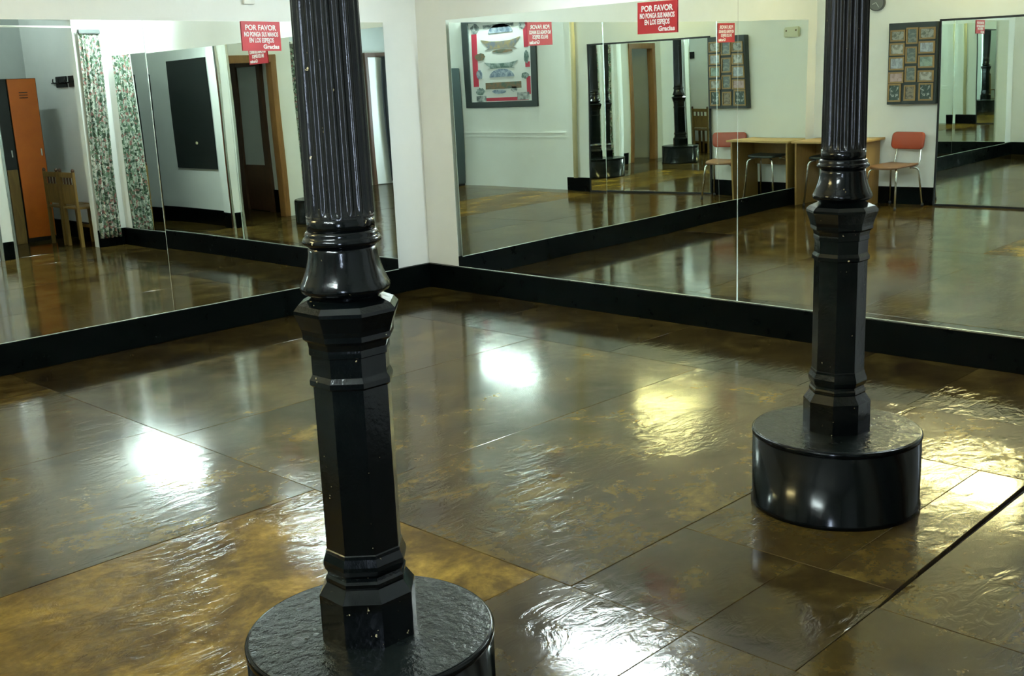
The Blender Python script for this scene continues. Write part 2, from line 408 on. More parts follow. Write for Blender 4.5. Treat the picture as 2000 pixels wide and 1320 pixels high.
# ------------------------------------------------------------------ mirrors on the two walls
def planeR(x, z): return -(-0.002521*x + 0.006015*(z-1.1))
def planeL(y, z):
    if y > -2.2635: return 0.011*(y+2.262) - 0.003514*(z-1.1)     # first panel hangs slightly out of square
    return -0.003363*(z-1.1)
ZT = 2.054
def wall_mirror(label, side, a, b):
    t = thing('wall_mirror', label, 'mirror', (0, 0, 0), 0, 'mirrors on the studio walls')
    def P(s, z, off):
        if side == 'R': return Vector((s, planeR(s, z)+off, z))
        return Vector((planeL(s, z)-off, s, z))
    z0, z1, th = HB+0.004, ZT, 0.005
    rn = random.Random(int(abs(a*100)))
    cw = [(rn.uniform(1.2, 4.0), rn.uniform(1.5, 5.0), rn.uniform(0, 6.28)) for _ in range(4)]
    def ripple(s, z):       # old plate glass is slightly wavy
        e = min(1.0, (s-min(a, b))/0.15, (max(a, b)-s)/0.15, (z-z0)/0.15, (z1-z)/0.15)
        return max(0.0, e)*0.00009*sum(math.sin(k1*s+k2*z+p) for k1, k2, p in cw)
    NU, NZ = 48, 40
    bm = bmesh.new()
    gr = [[bm.verts.new(P(a+(b-a)*i/NU, z0+(z1-z0)*j/NZ, ripple(a+(b-a)*i/NU, z0+(z1-z0)*j/NZ))) for i in range(NU+1)] for j in range(NZ+1)]
    for j in range(NZ):
        for i in range(NU): bm.faces.new((gr[j][i], gr[j][i+1], gr[j+1][i+1], gr[j+1][i]))
    gl = mesh_obj('glass', bm, 'mirror_silver', t, True)
    bm = bmesh.new()
    vs = [bm.verts.new(P(s, z, o)) for o in (0.0003, th) for s, z in ((a, z0), (b, z0), (b, z1), (a, z1))]
    for f in ((4, 5, 6, 7), (0, 1, 5, 4), (1, 2, 6, 5), (2, 3, 7, 6), (3, 0, 4, 7)):
        bm.faces.new([vs[i] for i in f])
    mesh_obj('backing', bm, 'mirror_edge', gl)
    # polished lower edge strip
    bm = bmesh.new()
    vs = [bm.verts.new(P(s, z, o)) for o in (-0.004, 0.004) for s, z in ((a, HB+0.001), (b, HB+0.001), (b, HB+0.005), (a, HB+0.005))]
    for f in ((0, 1, 2, 3), (4, 5, 6, 7), (0, 1, 5, 4), (1, 2, 6, 5), (2, 3, 7, 6), (3, 0, 4, 7)):
        bm.faces.new([vs[i] for i in f])
    mesh_obj('edge_strip', bm, 'mirror_edge', t)
    return t
JG = 0.0011
wall_mirror('large wall mirror panel with a red sign, beside the white corner', 'L', -0.34, -2.262)
wall_mirror('large wall mirror panel between two panel joints, without a sign on its middle', 'L', -2.262-2*JG, -4.10)
wall_mirror('large wall mirror panel with a red sign, ending beside the desk', 'L', -4.10-2*JG, -5.92)
wall_mirror('wide wall mirror panel with a red sign facing the black-framed mirror', 'R', 0.345, 2.895)
wall_mirror('wall mirror panel without a sign, ending at the floral curtain', 'R', 2.895+2*JG, 5.02)
def joint(label, side, s):
    bm = bmesh.new()
    if side == 'R': bx(bm, s, s+2*JG, planeR(s, 1.1)-0.0015, 0.028, HB, ZT)
    else: bx(bm, -0.028, planeL(s-0.01, 1.1)+0.0025, s-2*JG, s, HB, ZT)
    tag(mesh_obj('joint_strip', bm, 'mirror_edge'), label, 'strip')
joint('thin bright strip between the two panels of the two-panel mirror wall', 'R', 2.895)
joint('thin bright strip between mirror panels nearer the white corner', 'L', -2.262)
joint('thin bright strip between mirror panels nearer the desk', 'L', -4.10)

# ------------------------------------------------------------------ red signs
def text_mesh(body, size, bold=0.0, ext=0.0004, shear=0.0):
    cu = bpy.data.curves.new('lettering', 'FONT'); cu.body = body; cu.size = size
    cu.align_x = 'CENTER'; cu.offset = bold; cu.extrude = ext; cu.resolution_u = 3; cu.shear = shear
    ob = bpy.data.objects.new('lettering_tmp', cu); C.objects.link(ob)
    dg = bpy.context.evaluated_depsgraph_get()
    me = bpy.data.meshes.new_from_object(ob.evaluated_get(dg))
    bpy.data.objects.remove(ob); bpy.data.curves.remove(cu)
    return me
LINES = [('POR FAVOR', 0.049, 0.245, 0.0, 0.136), ('NO PONGA SUS MANOS', 0.043, 0.270, 0.0, 0.094), ('EN LOS ESPEJOS', 0.043, 0.195, 0.0, 0.055), ('Gracias', 0.040, 0.128, 0.074, 0.014)]
SIGN_TXT = []
for body, size, width, cx, z in LINES:
    me = text_mesh(body, size, 0.0014)
    xs = [v.co.x for v in me.vertices]; mid = (min(xs)+max(xs))/2; k = width/(max(xs)-min(xs))
    for v in me.vertices:
        v.co = Vector(((v.co.x-mid)*k+cx, -0.0034-v.co.z, v.co.y+z))
    me.materials.append(M['sign_white'])
    SIGN_TXT.append((body, me))
def red_sign(label, loc, rotz, tilt):
    t = thing('warning_sign', label, 'sign', loc, rotz, 'red signs on the mirrors')
    t.rotation_euler = (0, tilt, rotz)
    mesh_obj('plate', box(-0.154, 0.154, -0.003, 0.0, 0, 0.193), 'sign_red', t)
    for body, me in SIGN_TXT:
        o = bpy.data.objects.new('lettering', me); C.objects.link(o); o.parent = t
        o['label'] = 'white lettering reading '+body
red_sign('red sign with white lettering on the mirror beside the white corner', (0.0085, -1.405, 1.861), math.pi/2, 0.012)
red_sign('red sign with white lettering on the mirror near the desk', (0.0015, -4.265, 1.842), math.pi/2, 0.0)
red_sign('red sign with white lettering on the mirror facing the photo board', (2.306, -0.003, 1.850), 0.0, 0.012)

# ------------------------------------------------------------------ iron columns
OCT = math.pi/8
def octo(prof): return lathe(bmesh.new(), [(r*1.055, z) for r, z in prof], 8, rot=OCT)
def column(label, x, y, seed):
    t = thing('iron_column', label, 'column', (x, y, 0))
    R = 0.305
    ped = mesh_obj('pedestal', lathe(bmesh.new(), [(R+0.004, 0), (R+0.004, 0.018), (R, 0.022), (R, 0.272)], 96), 'pedestal_black', t, True)
    ped.data.polygons[-1].use_smooth = False
    mesh_obj('rim', lathe(bmesh.new(), [(R-0.012, 0.268), (R, 0.268), (R+0.0025, 0.272), (R+0.0025, 0.283), (R-0.001, 0.287), (R-0.006, 0.287)], 96), 'pedestal_black', ped, True)
    mesh_obj('top_plate', lathe(bmesh.new(), [(R-0.006, 0.271), (R-0.006, 0.2885), (R-0.008, 0.2895)], 96), 'pedestal_top_black', ped)
    mesh_obj('base_block', octo([(0.1145, 0.286), (0.1145, 0.398), (0.1145, 0.403), (0.095, 0.432)]), 'column_black', t)
    mesh_obj('base_moulding', octo([(0.094, 0.430), (0.0960, 0.437), (0.0960, 0.446), (0.092, 0.452), (0.0905, 0.460), (0.096, 0.468), (0.0995, 0.480), (0.0985, 0.490), (0.092, 0.508), (0.091, 0.516), (0.088, 0.519)]), 'column_black', t)
    mesh_obj('octagonal_shaft', octo([(0.0885, 0.515), (0.0885, 1.010)]), 'column_black', t)
    mesh_obj('band', octo([(0.0885, 0.922), (0.0955, 0.928), (0.0955, 0.940), (0.0885, 0.952)]), 'column_black', t)
    mesh_obj('octagonal_collar', octo([(0.0885, 0.997), (0.0925, 1.000), (0.0925, 1.011), (0.0915, 1.016), (0.0945, 1.030), (0.1035, 1.038), (0.1035, 1.050), (0.1060, 1.062), (0.1120, 1.080), (0.1185, 1.098), (0.1185, 1.106), (0.108, 1.118), (0.082, 1.130), (0.078, 1.133)]), 'column_black', t)
    mesh_obj('bell', lathe(bmesh.new(), [(0.078, 1.125), (0.079, 1.134), (0.090, 1.138), (0.1005, 1.144), (0.1045, 1.152), (0.1035, 1.158), (0.0985, 1.168), (0.0915, 1.184), (0.0860, 1.200), (0.0815, 1.218), (0.0790, 1.235), (0.0780, 1.250)], 64), 'column_black', t, True)
    mesh_obj('ring', lathe(bmesh.new(), [(0.078, 1.248), (0.0855, 1.252), (0.0900, 1.257), (0.0905, 1.262), (0.0870, 1.268), (0.0835, 1.270), (0.0845, 1.275), (0.082, 1.281), (0.078, 1.284)], 64), 'column_black', t, True)
    mesh_obj('neck_band', lathe(bmesh.new(), [(0.0775, 1.280), (0.0775, 1.318)], 64), 'column_black', t, True)
    # fluted shaft: concave flutes between narrow fillets
    NF, PER = 20, 12
    bm = bmesh.new(); rings = []
    zs = [1.312, 1.316, 1.322, 1.332, 1.345, 1.8, 2.4, H]
    deps = [0.0, 0.0, 0.55, 0.85, 1.0, 1.0, 1.0, 1.0]
    for z, dp in zip(zs, deps):
        base = 0.0775-0.0035*(z-1.312)/0.5 if z < 1.9 else 0.0775-0.0041-0.001*(z-1.9)
        ring = []
        for i in range(NF*PER):
            a = 2*math.pi*i/(NF*PER); u = (i % PER)/PER
            if u < 0.2: d = 0.0
            else:
                q = (u-0.2)/0.8; d = 0.0068*math.sin(math.pi*q)**0.75
            r = base-d*dp
            ring.append(bm.verts.new((r*math.cos(a), r*math.sin(a), z)))
        rings.append(ring)
    n = NF*PER
    for A, B in zip(rings, rings[1:]):
        for i in range(n): bm.faces.new((A[i], A[(i+1) % n], B[(i+1) % n], B[i]))
    o = mesh_obj('fluted_shaft', bm, 'flute_black', t, True)
    mesh_obj('capital', lathe(bmesh.new(), [(0.072, H-0.34), (0.095, H-0.32), (0.095, H-0.28), (0.085, H-0.25), (0.11, H-0.15), (0.16, H-0.08), (0.16, H)], 48), 'column_black', t, True)
    return t
column('black iron column standing farther from the mirror walls, with lumpy pedestal top', 4.650, -4.304, 1)
column('black iron column nearer the two-panel mirror wall, with smooth pedestal top', 4.760, -2.177, 2)

# ------------------------------------------------------------------ back wall: desk, chairs, board, mirror, poster
dk = thing('desk', 'light brown wooden desk in the corner beside the orange chair', 'desk', (0.435, -5.85, 0))
mesh_obj('desk_top', box(-0.415, 0.425, -0.29, 0.28, 0.712, 0.735, bev=0.003), 'desk_edge', dk)
mesh_obj('side_panel', box(-0.385, -0.363, -0.27, 0.25, 0, 0.712), 'desk_wood', dk)
mesh_obj('side_panel', box(0.355, 0.377, -0.27, 0.25, 0, 0.712), 'desk_wood', dk)
mesh_obj('back_panel', box(-0.363, 0.355, -0.22, -0.20, 0.42, 0.712), 'desk_wood', dk)

def chair_frame(t, wdt, dep, seat_z, r=0.011, back=True):
    legs = []
    for sx in (-1, 1):
        for sy in (-1, 1):
            top = Vector((sx*(wdt/2-0.06), sy*(dep/2-0.06), seat_z-0.018))
            kn = Vector((sx*wdt/2, sy*dep/2, seat_z-0.02))
            ft = Vector((sx*(wdt/2+0.035), sy*(dep/2+0.045), 0.012))
            bm = tube(bmesh.new(), arc(top, kn, kn+(ft-kn)*0.10, 6)+[ft], r)
            lg = mesh_obj('leg', bm, 'chrome', t, True)
            mesh_obj('foot_cap', lathe(bmesh.new(), [(r*1.25, 0.0), (r*1.35, 0.012), (r*1.2, 0.03)], 12, ft.x, ft.y), 'rubber', lg, True)
    return legs
def curved_pad(wd, ht, th, curve, n=12, rad=0.05):
    # rounded rectangle pad bent about z, thickness th along y
    bm = bmesh.new()
    out = []
    for cx, cz, a0 in ((wd/2-rad, ht/2-rad, 0), (-wd/2+rad, ht/2-rad, 90), (-wd/2+rad, -ht/2+rad, 180), (wd/2-rad, -ht/2+rad, 270)):
        for k in range(6):
            a = math.radians(a0+90*k/5); out.append((cx+rad*math.cos(a), cz+rad*math.sin(a)))
    def lay(scale, y):
        return [bm.verts.new((x*scale, y+curve*((x*scale)/(wd/2))**2, z*scale)) for x, z in out]
    L = [lay(0.90, -th/2), lay(0.985, -th*0.36), lay(1.0, 0), lay(0.985, th*0.36), lay(0.90, th/2)]
    m = len(out)
    for A, B in zip(L, L[1:]):
        for i in range(m): bm.faces.new((A[i], A[(i+1) % m], B[(i+1) % m], B[i]))
    for A, y, flip in ((L[0], -th/2, True), (L[-1], th/2, False)):
        c = [bm.verts.new((x*0.45, y*1.12+curve*((x*0.45)/(wd/2))**2, z*0.45)) for x, z in out]
        for i in range(m): bm.faces.new((A[i], A[(i+1) % m], c[(i+1) % m], c[i]))
        bm.faces.new(c)
    return bm
def seat_pad(wd, dp, th, dip=0.012):
    bm = bmesh.new(); N = 14
    g = {}
    for i in range(N+1):
        for j in range(N+1):
            u, v = -1+2*i/N, -1+2*j/N
            x = u*wd/2*math.sqrt(max(0, 1-0.22*v*v)); y = v*dp/2*math.sqrt(max(0, 1-0.22*u*u))
            z = dip*(u*u*0.8+(0.6 if v < 0 else -0.9)*v*v)
            g[i, j] = (bm.verts.new((x, y, z+th/2)), bm.verts.new((x, y, z-th/2)))
    for i in range(N):
        for j in range(N):
            bm.faces.new((g[i, j][0], g[i+1, j][0], g[i+1, j+1][0], g[i, j+1][0]))
            bm.faces.new((g[i, j][1], g[i, j+1][1], g[i+1, j+1][1], g[i+1, j][1]))
    ed = [(i, 0) for i in range(N)]+[(N, j) for j in range(N)]+[(i, N) for i in range(N, 0, -1)]+[(0, j) for j in range(N, 0, -1)]
    for k in range(len(ed)):
        a, b = ed[k], ed[(k+1) % len(ed)]
        bm.faces.new((g[a][0], g[b][0], g[b][1], g[a][1]))
    return bm
ch = thing('dining_chair', 'chair with padded orange backrest, brown seat and chrome legs beside the desk', 'chair', (1.105, -5.865, 0), math.radians(14))
SZ = 0.445
o = mesh_obj('seat', seat_pad(0.40, 0.40, 0.022), 'seat_brown', ch, True); o.location = (0, 0, SZ)
chair_frame(ch, 0.36, 0.35, SZ)
for s in (-1, 1):
    pts = arc((s*0.13, -0.10, SZ-0.02), (s*0.165, -0.20, SZ-0.02), (s*0.165, -0.215, SZ+0.06), 6)+[(s*0.155, -0.235, SZ+0.19), (s*0.13, -0.25, SZ+0.30)]
    mesh_obj('back_post', tube(bmesh.new(), pts, 0.010), 'chrome', ch, True)
o = mesh_obj('backrest', curved_pad(0.42, 0.185, 0.040, 0.028), 'vinyl_orange', ch, True)
o.location = (0, -0.235, 0.700); o.rotation_euler = (math.radians(8), 0, 0)
st = thing('stool', 'low chrome-legged stool with dark seat under the desk', 'stool', (0.42, -5.74, 0))
o = mesh_obj('seat', seat_pad(0.40, 0.36, 0.024, 0.006), 'frame_dark', st, True); o.location = (0, 0, 0.55)
chair_frame(st, 0.36, 0.32, 0.54)

# photo board with its framed photographs
BX0, BX1, BZ0, BZ1 = 0.893, 1.440, 1.090, 1.955
pb = thing('photo_board', 'tall dark display board hung above the orange chair', 'board', ((BX0+BX1)/2, -D, BZ0))
mesh_obj('panel', box(-(BX1-BX0)/2, (BX1-BX0)/2, 0.0, 0.10, 0, BZ1-BZ0, bev=0.004), 'board_dark', pb)
pm = []
for k, (ca, cb, sc) in enumerate([((.32, .33, .28), (.12, .13, .10), 9), ((.45, .44, .40), (.22, .22, .18), 6), ((.42, .46, .50), (.25, .28, .30), 5), ((.46, .33, .32), (.32, .22, .20), 5), ((.04, .07, .06), (.42, .44, .42), 7), ((.24, .20, .15), (.10, .09, .07), 12), ((.10, .13, .12), (.22, .24, .21), 10), ((.28, .37, .31), (.16, .22, .18), 6)]):
    t = mat('photo_print_%d' % k, ca, 0.35)
    n = t.noise(sc, t.mapping(t.coords('Object'), (3, 3, 3), (0, 0, 0), (k*1.7, 0, k*.9)), 3, 0.6, 0.8)
    t.link(t.ramp(n, [(0.45, ca), (0.58, cb)] if k != 4 else [(0.56, ca), (0.66, cb)]), t.bsdf.inputs['Base Color']); pm.append('photo_print_%d' % k)
BW, BH = BX1-BX0, BZ1-BZ0
def frame_photo(u0, u1, v0, v1, pmat, label):
    # u from left as seen by a viewer in the room facing the board through its reflection; v from top
    x0, x1 = BX0+u0*BW, BX0+u1*BW
    z1, z0 = BZ1-v0*BH, BZ1-v1*BH
    wd_, ht_ = (x1-x0), (z1-z0)
    t = thing('framed_photo', label, 'photo frame', ((x0+x1)/2, -D+0.10, z0), 0, 'framed photos on the dark board')
    b = 0.017
    for a in ((-wd_/2, wd_/2, 0.0, 0.016, 0, b), (-wd_/2, wd_/2, 0.0, 0.016, ht_-b, ht_), (-wd_/2, -wd_/2+b, 0.0, 0.016, b, ht_-b), (wd_/2-b, wd_/2, 0.0, 0.016, b, ht_-b)):
        mesh_obj('frame_bar', box(*a, bev=0.002), 'gold_frame', t)
    mesh_obj('print', box(-wd_/2+b, wd_/2-b, 0.0, 0.007, b, ht_-b), pmat, t)
names_row = ['top', 'second', 'third', 'fourth']
lefts = [(.045, .360, .085, .225, 0), (.035, .355, .245, .398, 1), (.030, .350, .415, .578, 2), (.025, .345, .600, .738, 3)]
mids = [(.380, .625, .062, .262, 6), (.370, .612, .295, .500, 6), (.368, .605, .535, .728, 6), (.362, .600, .765, .958, 5)]
rights = [(.650, .975, .065, .212, 0), (.640, .970, .235, .385, 2), (.640, .965, .405, .560, 7), (.635, .960, .590, .732, 1)]
for i, a in enumerate(lefts): frame_photo(*a[:4], pm[a[4]], 'wide gold-framed photo, %s down in the board column toward the desk' % names_row[i])
for i, a in enumerate(mids): frame_photo(*a[:4], pm[a[4]], 'upright gold-framed photo, %s down in the middle column of the board' % names_row[i])
for i, a in enumerate(rights): frame_photo(*a[:4], pm[a[4]], 'wide gold-framed photo, %s down in the board column toward the mirror' % names_row[i])
frame_photo(.025, .300, .745, .965, pm[4], 'larger upright photo of white figures, lowest in the column toward the desk')
frame_photo(.665, .955, .745, .960, pm[4], 'larger upright photo of white figures, lowest in the column toward the mirror')

# wall clock, cream twin-socket box
ck = thing('wall_clock', 'round dark wall clock above the photo board', 'clock', (0.707, -D, 2.20))
def disc(bm, r, y0, y1, seg=40):
    lo = [bm.verts.new((r*math.cos(2*math.pi*i/seg), y0, r*math.sin(2*math.pi*i/seg))) for i in range(seg)]
    hi = [bm.verts.new((r*math.cos(2*math.pi*i/seg), y1, r*math.sin(2*math.pi*i/seg))) for i in range(seg)]
    bm.faces.new(lo); bm.faces.new(hi[::-1])
    for i in range(seg): bm.faces.new((lo[i], lo[(i+1) % seg], hi[(i+1) % seg], hi[i]))
    return bm
mesh_obj('rim', disc(bmesh.new(), 0.098, 0, 0.035), 'clock_rim', ck)
mesh_obj('face', disc(bmesh.new(), 0.086, 0.034, 0.037), 'clock_face', ck)
for ang, ln in ((2.6, 0.065), (4.3, 0.05)):
    hb_ = mesh_obj('hand', box(-0.003, 0.003, 0.038, 0.040, 0, ln), 'clock_hand', ck); hb_.rotation_euler = (0, ang, 0)
eb = thing('alarm_box', 'cream wall box with two brown dots above the desk', 'wall box', (0.333, -D, 1.885))
mesh_obj('cover', box(-0.10, 0.10, 0, 0.035, 0, 0.115, bev=0.012), 'plastic_cream', eb)
for s in (-1, 1):
    o = mesh_obj('indicator', disc(bmesh.new(), 0.010, 0.034, 0.038, 16), 'dot_brown', eb); o.location = (s*0.062, 0, 0.075)
jb = thing('junction_box', 'small off-white junction box on the wall above the mirrors', 'wall box', (-0.03, -1.46, 2.168))
mesh_obj('cover', box(0, 0.02, -0.045, 0.045, 0, 0.09, bev=0.004), 'plastic_white', jb)
mesh_obj('screw', box(0.0195, 0.0215, -0.005, 0.005, 0.04, 0.05), 'aluminium', jb)

# black framed mirror against the back wall
MX0, MX1, MZ1 = 1.452, 3.30, 1.975
fm = thing('framed_mirror', 'large black-framed mirror standing against the wall beside the photo board', 'mirror', ((MX0+MX1)/2, -D+0.03, 0))
hw = (MX1-MX0)/2
for a in ((-hw, hw, 0, 0.035, 0.0, 0.022), (-hw, hw, 0, 0.035, MZ1-0.022, MZ1), (-hw, -hw+0.022, 0, 0.035, 0.022, MZ1-0.022), (hw-0.022, hw, 0, 0.035, 0.022, MZ1-0.022)):
    mesh_obj('frame_bar', box(*a, bev=0.002), 'black_plain', fm)
mesh_obj('glass', box(-hw+0.022, hw-0.022, 0.004, 0.030, 0.022, MZ1-0.022), 'mirror_old', fm)

# vertical pipe
tag(mesh_obj('wall_pipe', tube(bmesh.new(), [(3.555, -D+0.055, HB), (3.555, -D+0.055, H)], 0.033, 20), 'pipe_cream', None, True), 'cream painted vertical pipe between the poster and the black-framed mirror', 'pipe')

# framed poster with photo collage on the recessed wall
PX0, PX1, PZ0, PZ1 = 4.295, 5.76, 1.180, 2.43
po = thing('framed_poster', 'large dark-framed poster with a collage of pictures and red bands', 'poster', ((PX0+PX1)/2, -D-0.05, PZ0))
pw, ph = PX1-PX0, PZ1-PZ0
t = mat('poster_paper', (0.58, 0.58, 0.55), 0.4)
t = mat('poster_red', (0.42, 0.025, 0.05), 0.4)
fb = 0.085
for a in ((-pw/2, pw/2, 0, 0.03, 0, fb), (-pw/2, pw/2, 0, 0.03, ph-0.03, ph), (-pw/2, -pw/2+fb+0.02, 0, 0.03, fb, ph-0.03), (pw/2-fb-0.05, pw/2, 0, 0.03, fb, ph-0.03)):
    mesh_obj('frame_bar', box(*a, bev=0.003), 'frame_dark', po)
paper = mesh_obj('sheet', box(-pw/2+fb, pw/2-fb-0.03, 0.0, 0.012, fb, ph-0.02), 'poster_paper', po)
def uv_rect(u0, u1, v0, v1):   # u: 0 at the larger-x side, v: 0 at the top
    return pw/2-u1*pw, pw/2-u0*pw, ph*(1-v1), ph*(1-v0)
for (u0, u1, v0, v1) in ((.13, .205, .15, .75), (.84, .90, .04, .34), (.85, .91, .50, .56), (.86, .91, .66, .86), (.20, .88, .885, .925)):
    x0, x1, z0, z1 = uv_rect(u0, u1, v0, v1)
    mesh_obj('red_band', box(x0, x1, 0.0121, 0.0135, z0, z1), 'poster_red', paper)
cols = {'blue': ((.10, .14, .20), (.34, .38, .42)), 'ochre': ((.26, .20, .09), (.12, .14, .18)), 'green': ((.06, .11, .09), (.28, .32, .30)), 'brown': ((.20, .12, .06), (.07, .11, .08)), 'grey': ((.08, .10, .10), (.40, .42, .40))}
for k, (ca, cb) in cols.items():
    t = mat('collage_'+k, ca, 0.4)
    n = t.noise(14, t.coords('Object'), 4, 0.65, 0.5)
    t.link(t.ramp(n, [(0.42, ca), (0.62, cb)]), t.bsdf.inputs['Base Color'])
def blob(u0, u1, v0, v1, col, shape, seed):
    x0, x1, z0, z1 = uv_rect(u0, u1, v0, v1); cx, cz, a, b = (x0+x1)/2, (z0+z1)/2, (x1-x0)/2, (z1-z0)/2
    rnd = random.Random(seed); pts = []
    if shape == 'dome':
        pts = [(a*math.cos(t_), -b+2*b*math.sin(t_)) for t_ in [math.pi*i/14 for i in range(15)]]
    elif shape == 'boat':
        pts = [(-a, b), (-a*0.55, b*0.55), (0, b*0.45), (a*0.55, b*0.6), (a, b), (a*0.62, -b*0.75), (a*0.8, -b), (0, -b*0.85), (-a*0.8, -b), (-a*0.62, -b*0.75)]
    elif shape == 'rect':
        pts = [(-a, -b), (a, -b), (a, b), (-a, b)]
    else:
        for i in range(18):
            t_ = 2*math.pi*i/18; k = rnd.uniform(0.75, 1.0); pts.append((a*k*math.cos(t_), b*k*math.sin(t_)))
    bm = bmesh.new()
    lo = [bm.verts.new((cx+x, 0.0125, cz+z)) for x, z in pts]; hi = [bm.verts.new((cx+x, 0.0142, cz+z)) for x, z in pts]
    n = len(pts)
    bm.faces.new(lo); bm.faces.new(hi[::-1])
    for i in range(n): bm.faces.new((lo[i], lo[(i+1) % n], hi[(i+1) % n], hi[i]))
    mesh_obj('picture', bm, 'collage_'+col, paper)
for i, a in enumerate([(.30, .72, .06, .10, 'grey', 'rect'), (.37, .70, .06, .16, 'blue', 'dome'), (.12, .25, .03, .15, 'grey', 'blob'), (.78, .88, .03, .15, 'grey', 'blob'),
                       (.26, .80, .22, .34, 'ochre', 'boat'), (.40, .70, .34, .385, 'brown', 'blob'), (.16, .32, .36, .46, 'brown', 'blob'), (.83, .905, .36, .53, 'green', 'blob'),
                       (.29, .76, .475, .555, 'green', 'boat'), (.36, .70, .56, .65, 'blue', 'dome'), (.17, .27, .55, .67, 'blue', 'blob'), (.79, .90, .61, .69, 'green', 'blob'),
                       (.30, .79, .71, .785, 'brown', 'rect'), (.37, .60, .79, .845, 'blue', 'blob'), (.64, .74, .76, .83, 'grey', 'blob'), (.155, .29, .76, .86, 'green', 'blob'),
                       (.16, .30, .86, .935, 'grey', 'rect'), (.73, .89, .835, .92, 'grey', 'rect')]):
    blob(*a, i)

# tall dark cabinet beside the poster
cb_ = thing('tall_cabinet', 'tall dark grey cabinet standing beside the framed poster', 'cabinet', (6.03, -6.00, 0))
mesh_obj('body', box(-0.16, 0.16, -0.20, 0.12, 0.03, 1.78, bev=0.006), 'cabinet_dark', cb_)
cdr = mesh_obj('door', box(-0.152, 0.152, 0.12, 0.136, 0.05, 1.765, bev=0.003), 'cabinet_dark', cb_)
mesh_obj('handle', box(0.10, 0.115, 0.136, 0.152, 0.95, 1.05, bev=0.003), 'aluminium', cdr)
mesh_obj('plinth', box(-0.15, 0.15, -0.19, 0.11, 0, 0.03), 'black_plain', cb_)

# ------------------------------------------------------------------ changing cubicle and passage
def curtain(label, x, ya, yb, ztop, zbot, waves, amp, flare, lean=0.0):
    t = thing('curtain', label, 'curtain', (x, (ya+yb)/2, zbot))
    bm = bmesh.new(); uvl = bm.loops.layers.uv.new('UVMap')
    NU, NV = waves*14, 26
    g = []
    ym = (ya+yb)/2; ln = abs(yb-ya)
    for j in range(NV+1):
        v = j/NV; z = ztop+(zbot-ztop)*v; r_ = []
        for i in range(NU+1):
            u = i/NU
            k = 1.0+flare*v
            y = (ya-ym)+(yb-ya)*u
            ph_ = 2*math.pi*waves*u
            xx = amp*(0.55+0.6*v)*(math.sin(ph_+0.5*math.sin(3.1*v))+0.35*math.sin(2.3*ph_+1.1+1.5*v))
            yy = y*k+0.25*amp*math.sin(ph_*0.5+3*v)+lean*v
            r_.append(bm.verts.new((xx, yy, z-zbot)))
        g.append(r_)
    for j in range(NV):
        for i in range(NU):
            f = bm.faces.new((g[j][i], g[j][i+1], g[j+1][i+1], g[j+1][i]))
            for lp, (a, b) in zip(f.loops, ((i, j), (i+1, j), (i+1, j+1), (i, j+1))):
                lp[uvl].uv = (a/NU*ln*3.2, (1-b/NV)*(ztop-zbot)*1.6)
    cl = mesh_obj('cloth', bm, 'floral_cloth', t, True)
    sm = cl.modifiers.new('thickness', 'SOLIDIFY'); sm.thickness = 0.002
    mesh_obj('header_tape', box(-0.03, 0.022, ya-ym, yb-ym, ztop-zbot-0.035, ztop-zbot+0.01, bev=0.004), 'frame_dark', t)
    return t
curtain('floral curtain drawn aside at the changing cubicle opening', 5.150, -0.275, -0.035, 2.335, 0.10, 5, 0.017, 0.06, -0.03)
curtain('floral curtain hanging at the end of the passage wall', 5.86, -2.90, -2.65, 2.17, 0.12, 5, 0.02, 0.25)
rl = thing('curtain_rail', 'white curtain rail across the changing cubicle opening', 'rail', (5.175, -0.66, 2.37))
mesh_obj('rod', tube(bmesh.new(), [(0, -0.66, 0), (0, 0.64, 0)], 0.011, 12), 'plastic_white', rl, True)
for yy in (-0.64, 0.62):
    mesh_obj('bracket', box(-0.012, 0.025, yy-0.012, yy+0.012, -0.014, 0.03), 'plastic_white', rl)
rl2 = thing('curtain_rail', 'short white curtain rail at the end of the passage wall', 'rail', (5.86, -2.79, 2.195))
mesh_obj('rod', tube(bmesh.new(), [(0, -0.2, 0), (0, 0.11, 0)], 0.011, 12), 'plastic_white', rl2, True)
mesh_obj('bracket', box(-0.012, 0.012, 0.085, 0.11, -0.014, 0.02), 'plastic_white', rl2)

def locker(label, y0, y1, doormat):
    t = thing('locker', label, 'locker', (6.62, (y0+y1)/2, 0))
    h_ = (y1-y0)/2
    mesh_obj('body', box(-0.11, 0.30, -h_, h_, 0.03, 1.88, bev=0.003), 'chalk_black', t)
    d_ = mesh_obj('door', box(-0.128, -0.11, -h_+0.004, h_-0.012, 0.05, 1.875, bev=0.002), doormat, t)
    for k in range(3): mesh_obj('vent', box(-0.1295, -0.127, -0.05, 0.05, 1.66+0.03*k, 1.668+0.03*k), 'black_plain', d_)
    mesh_obj('handle', box(-0.140, -0.128, h_-0.06, h_-0.045, 1.0, 1.08), 'aluminium', d_)
    mesh_obj('plinth', box(-0.10, 0.29, -h_+0.01, h_-0.01, 0, 0.03), 'black_plain', t)
locker('tall locker with a bright orange door in the changing cubicle', -0.555, -0.215, 'locker_orange')
locker('tall dark locker next to the orange one in the changing cubicle', -1.00, -0.56, 'chalk_black')

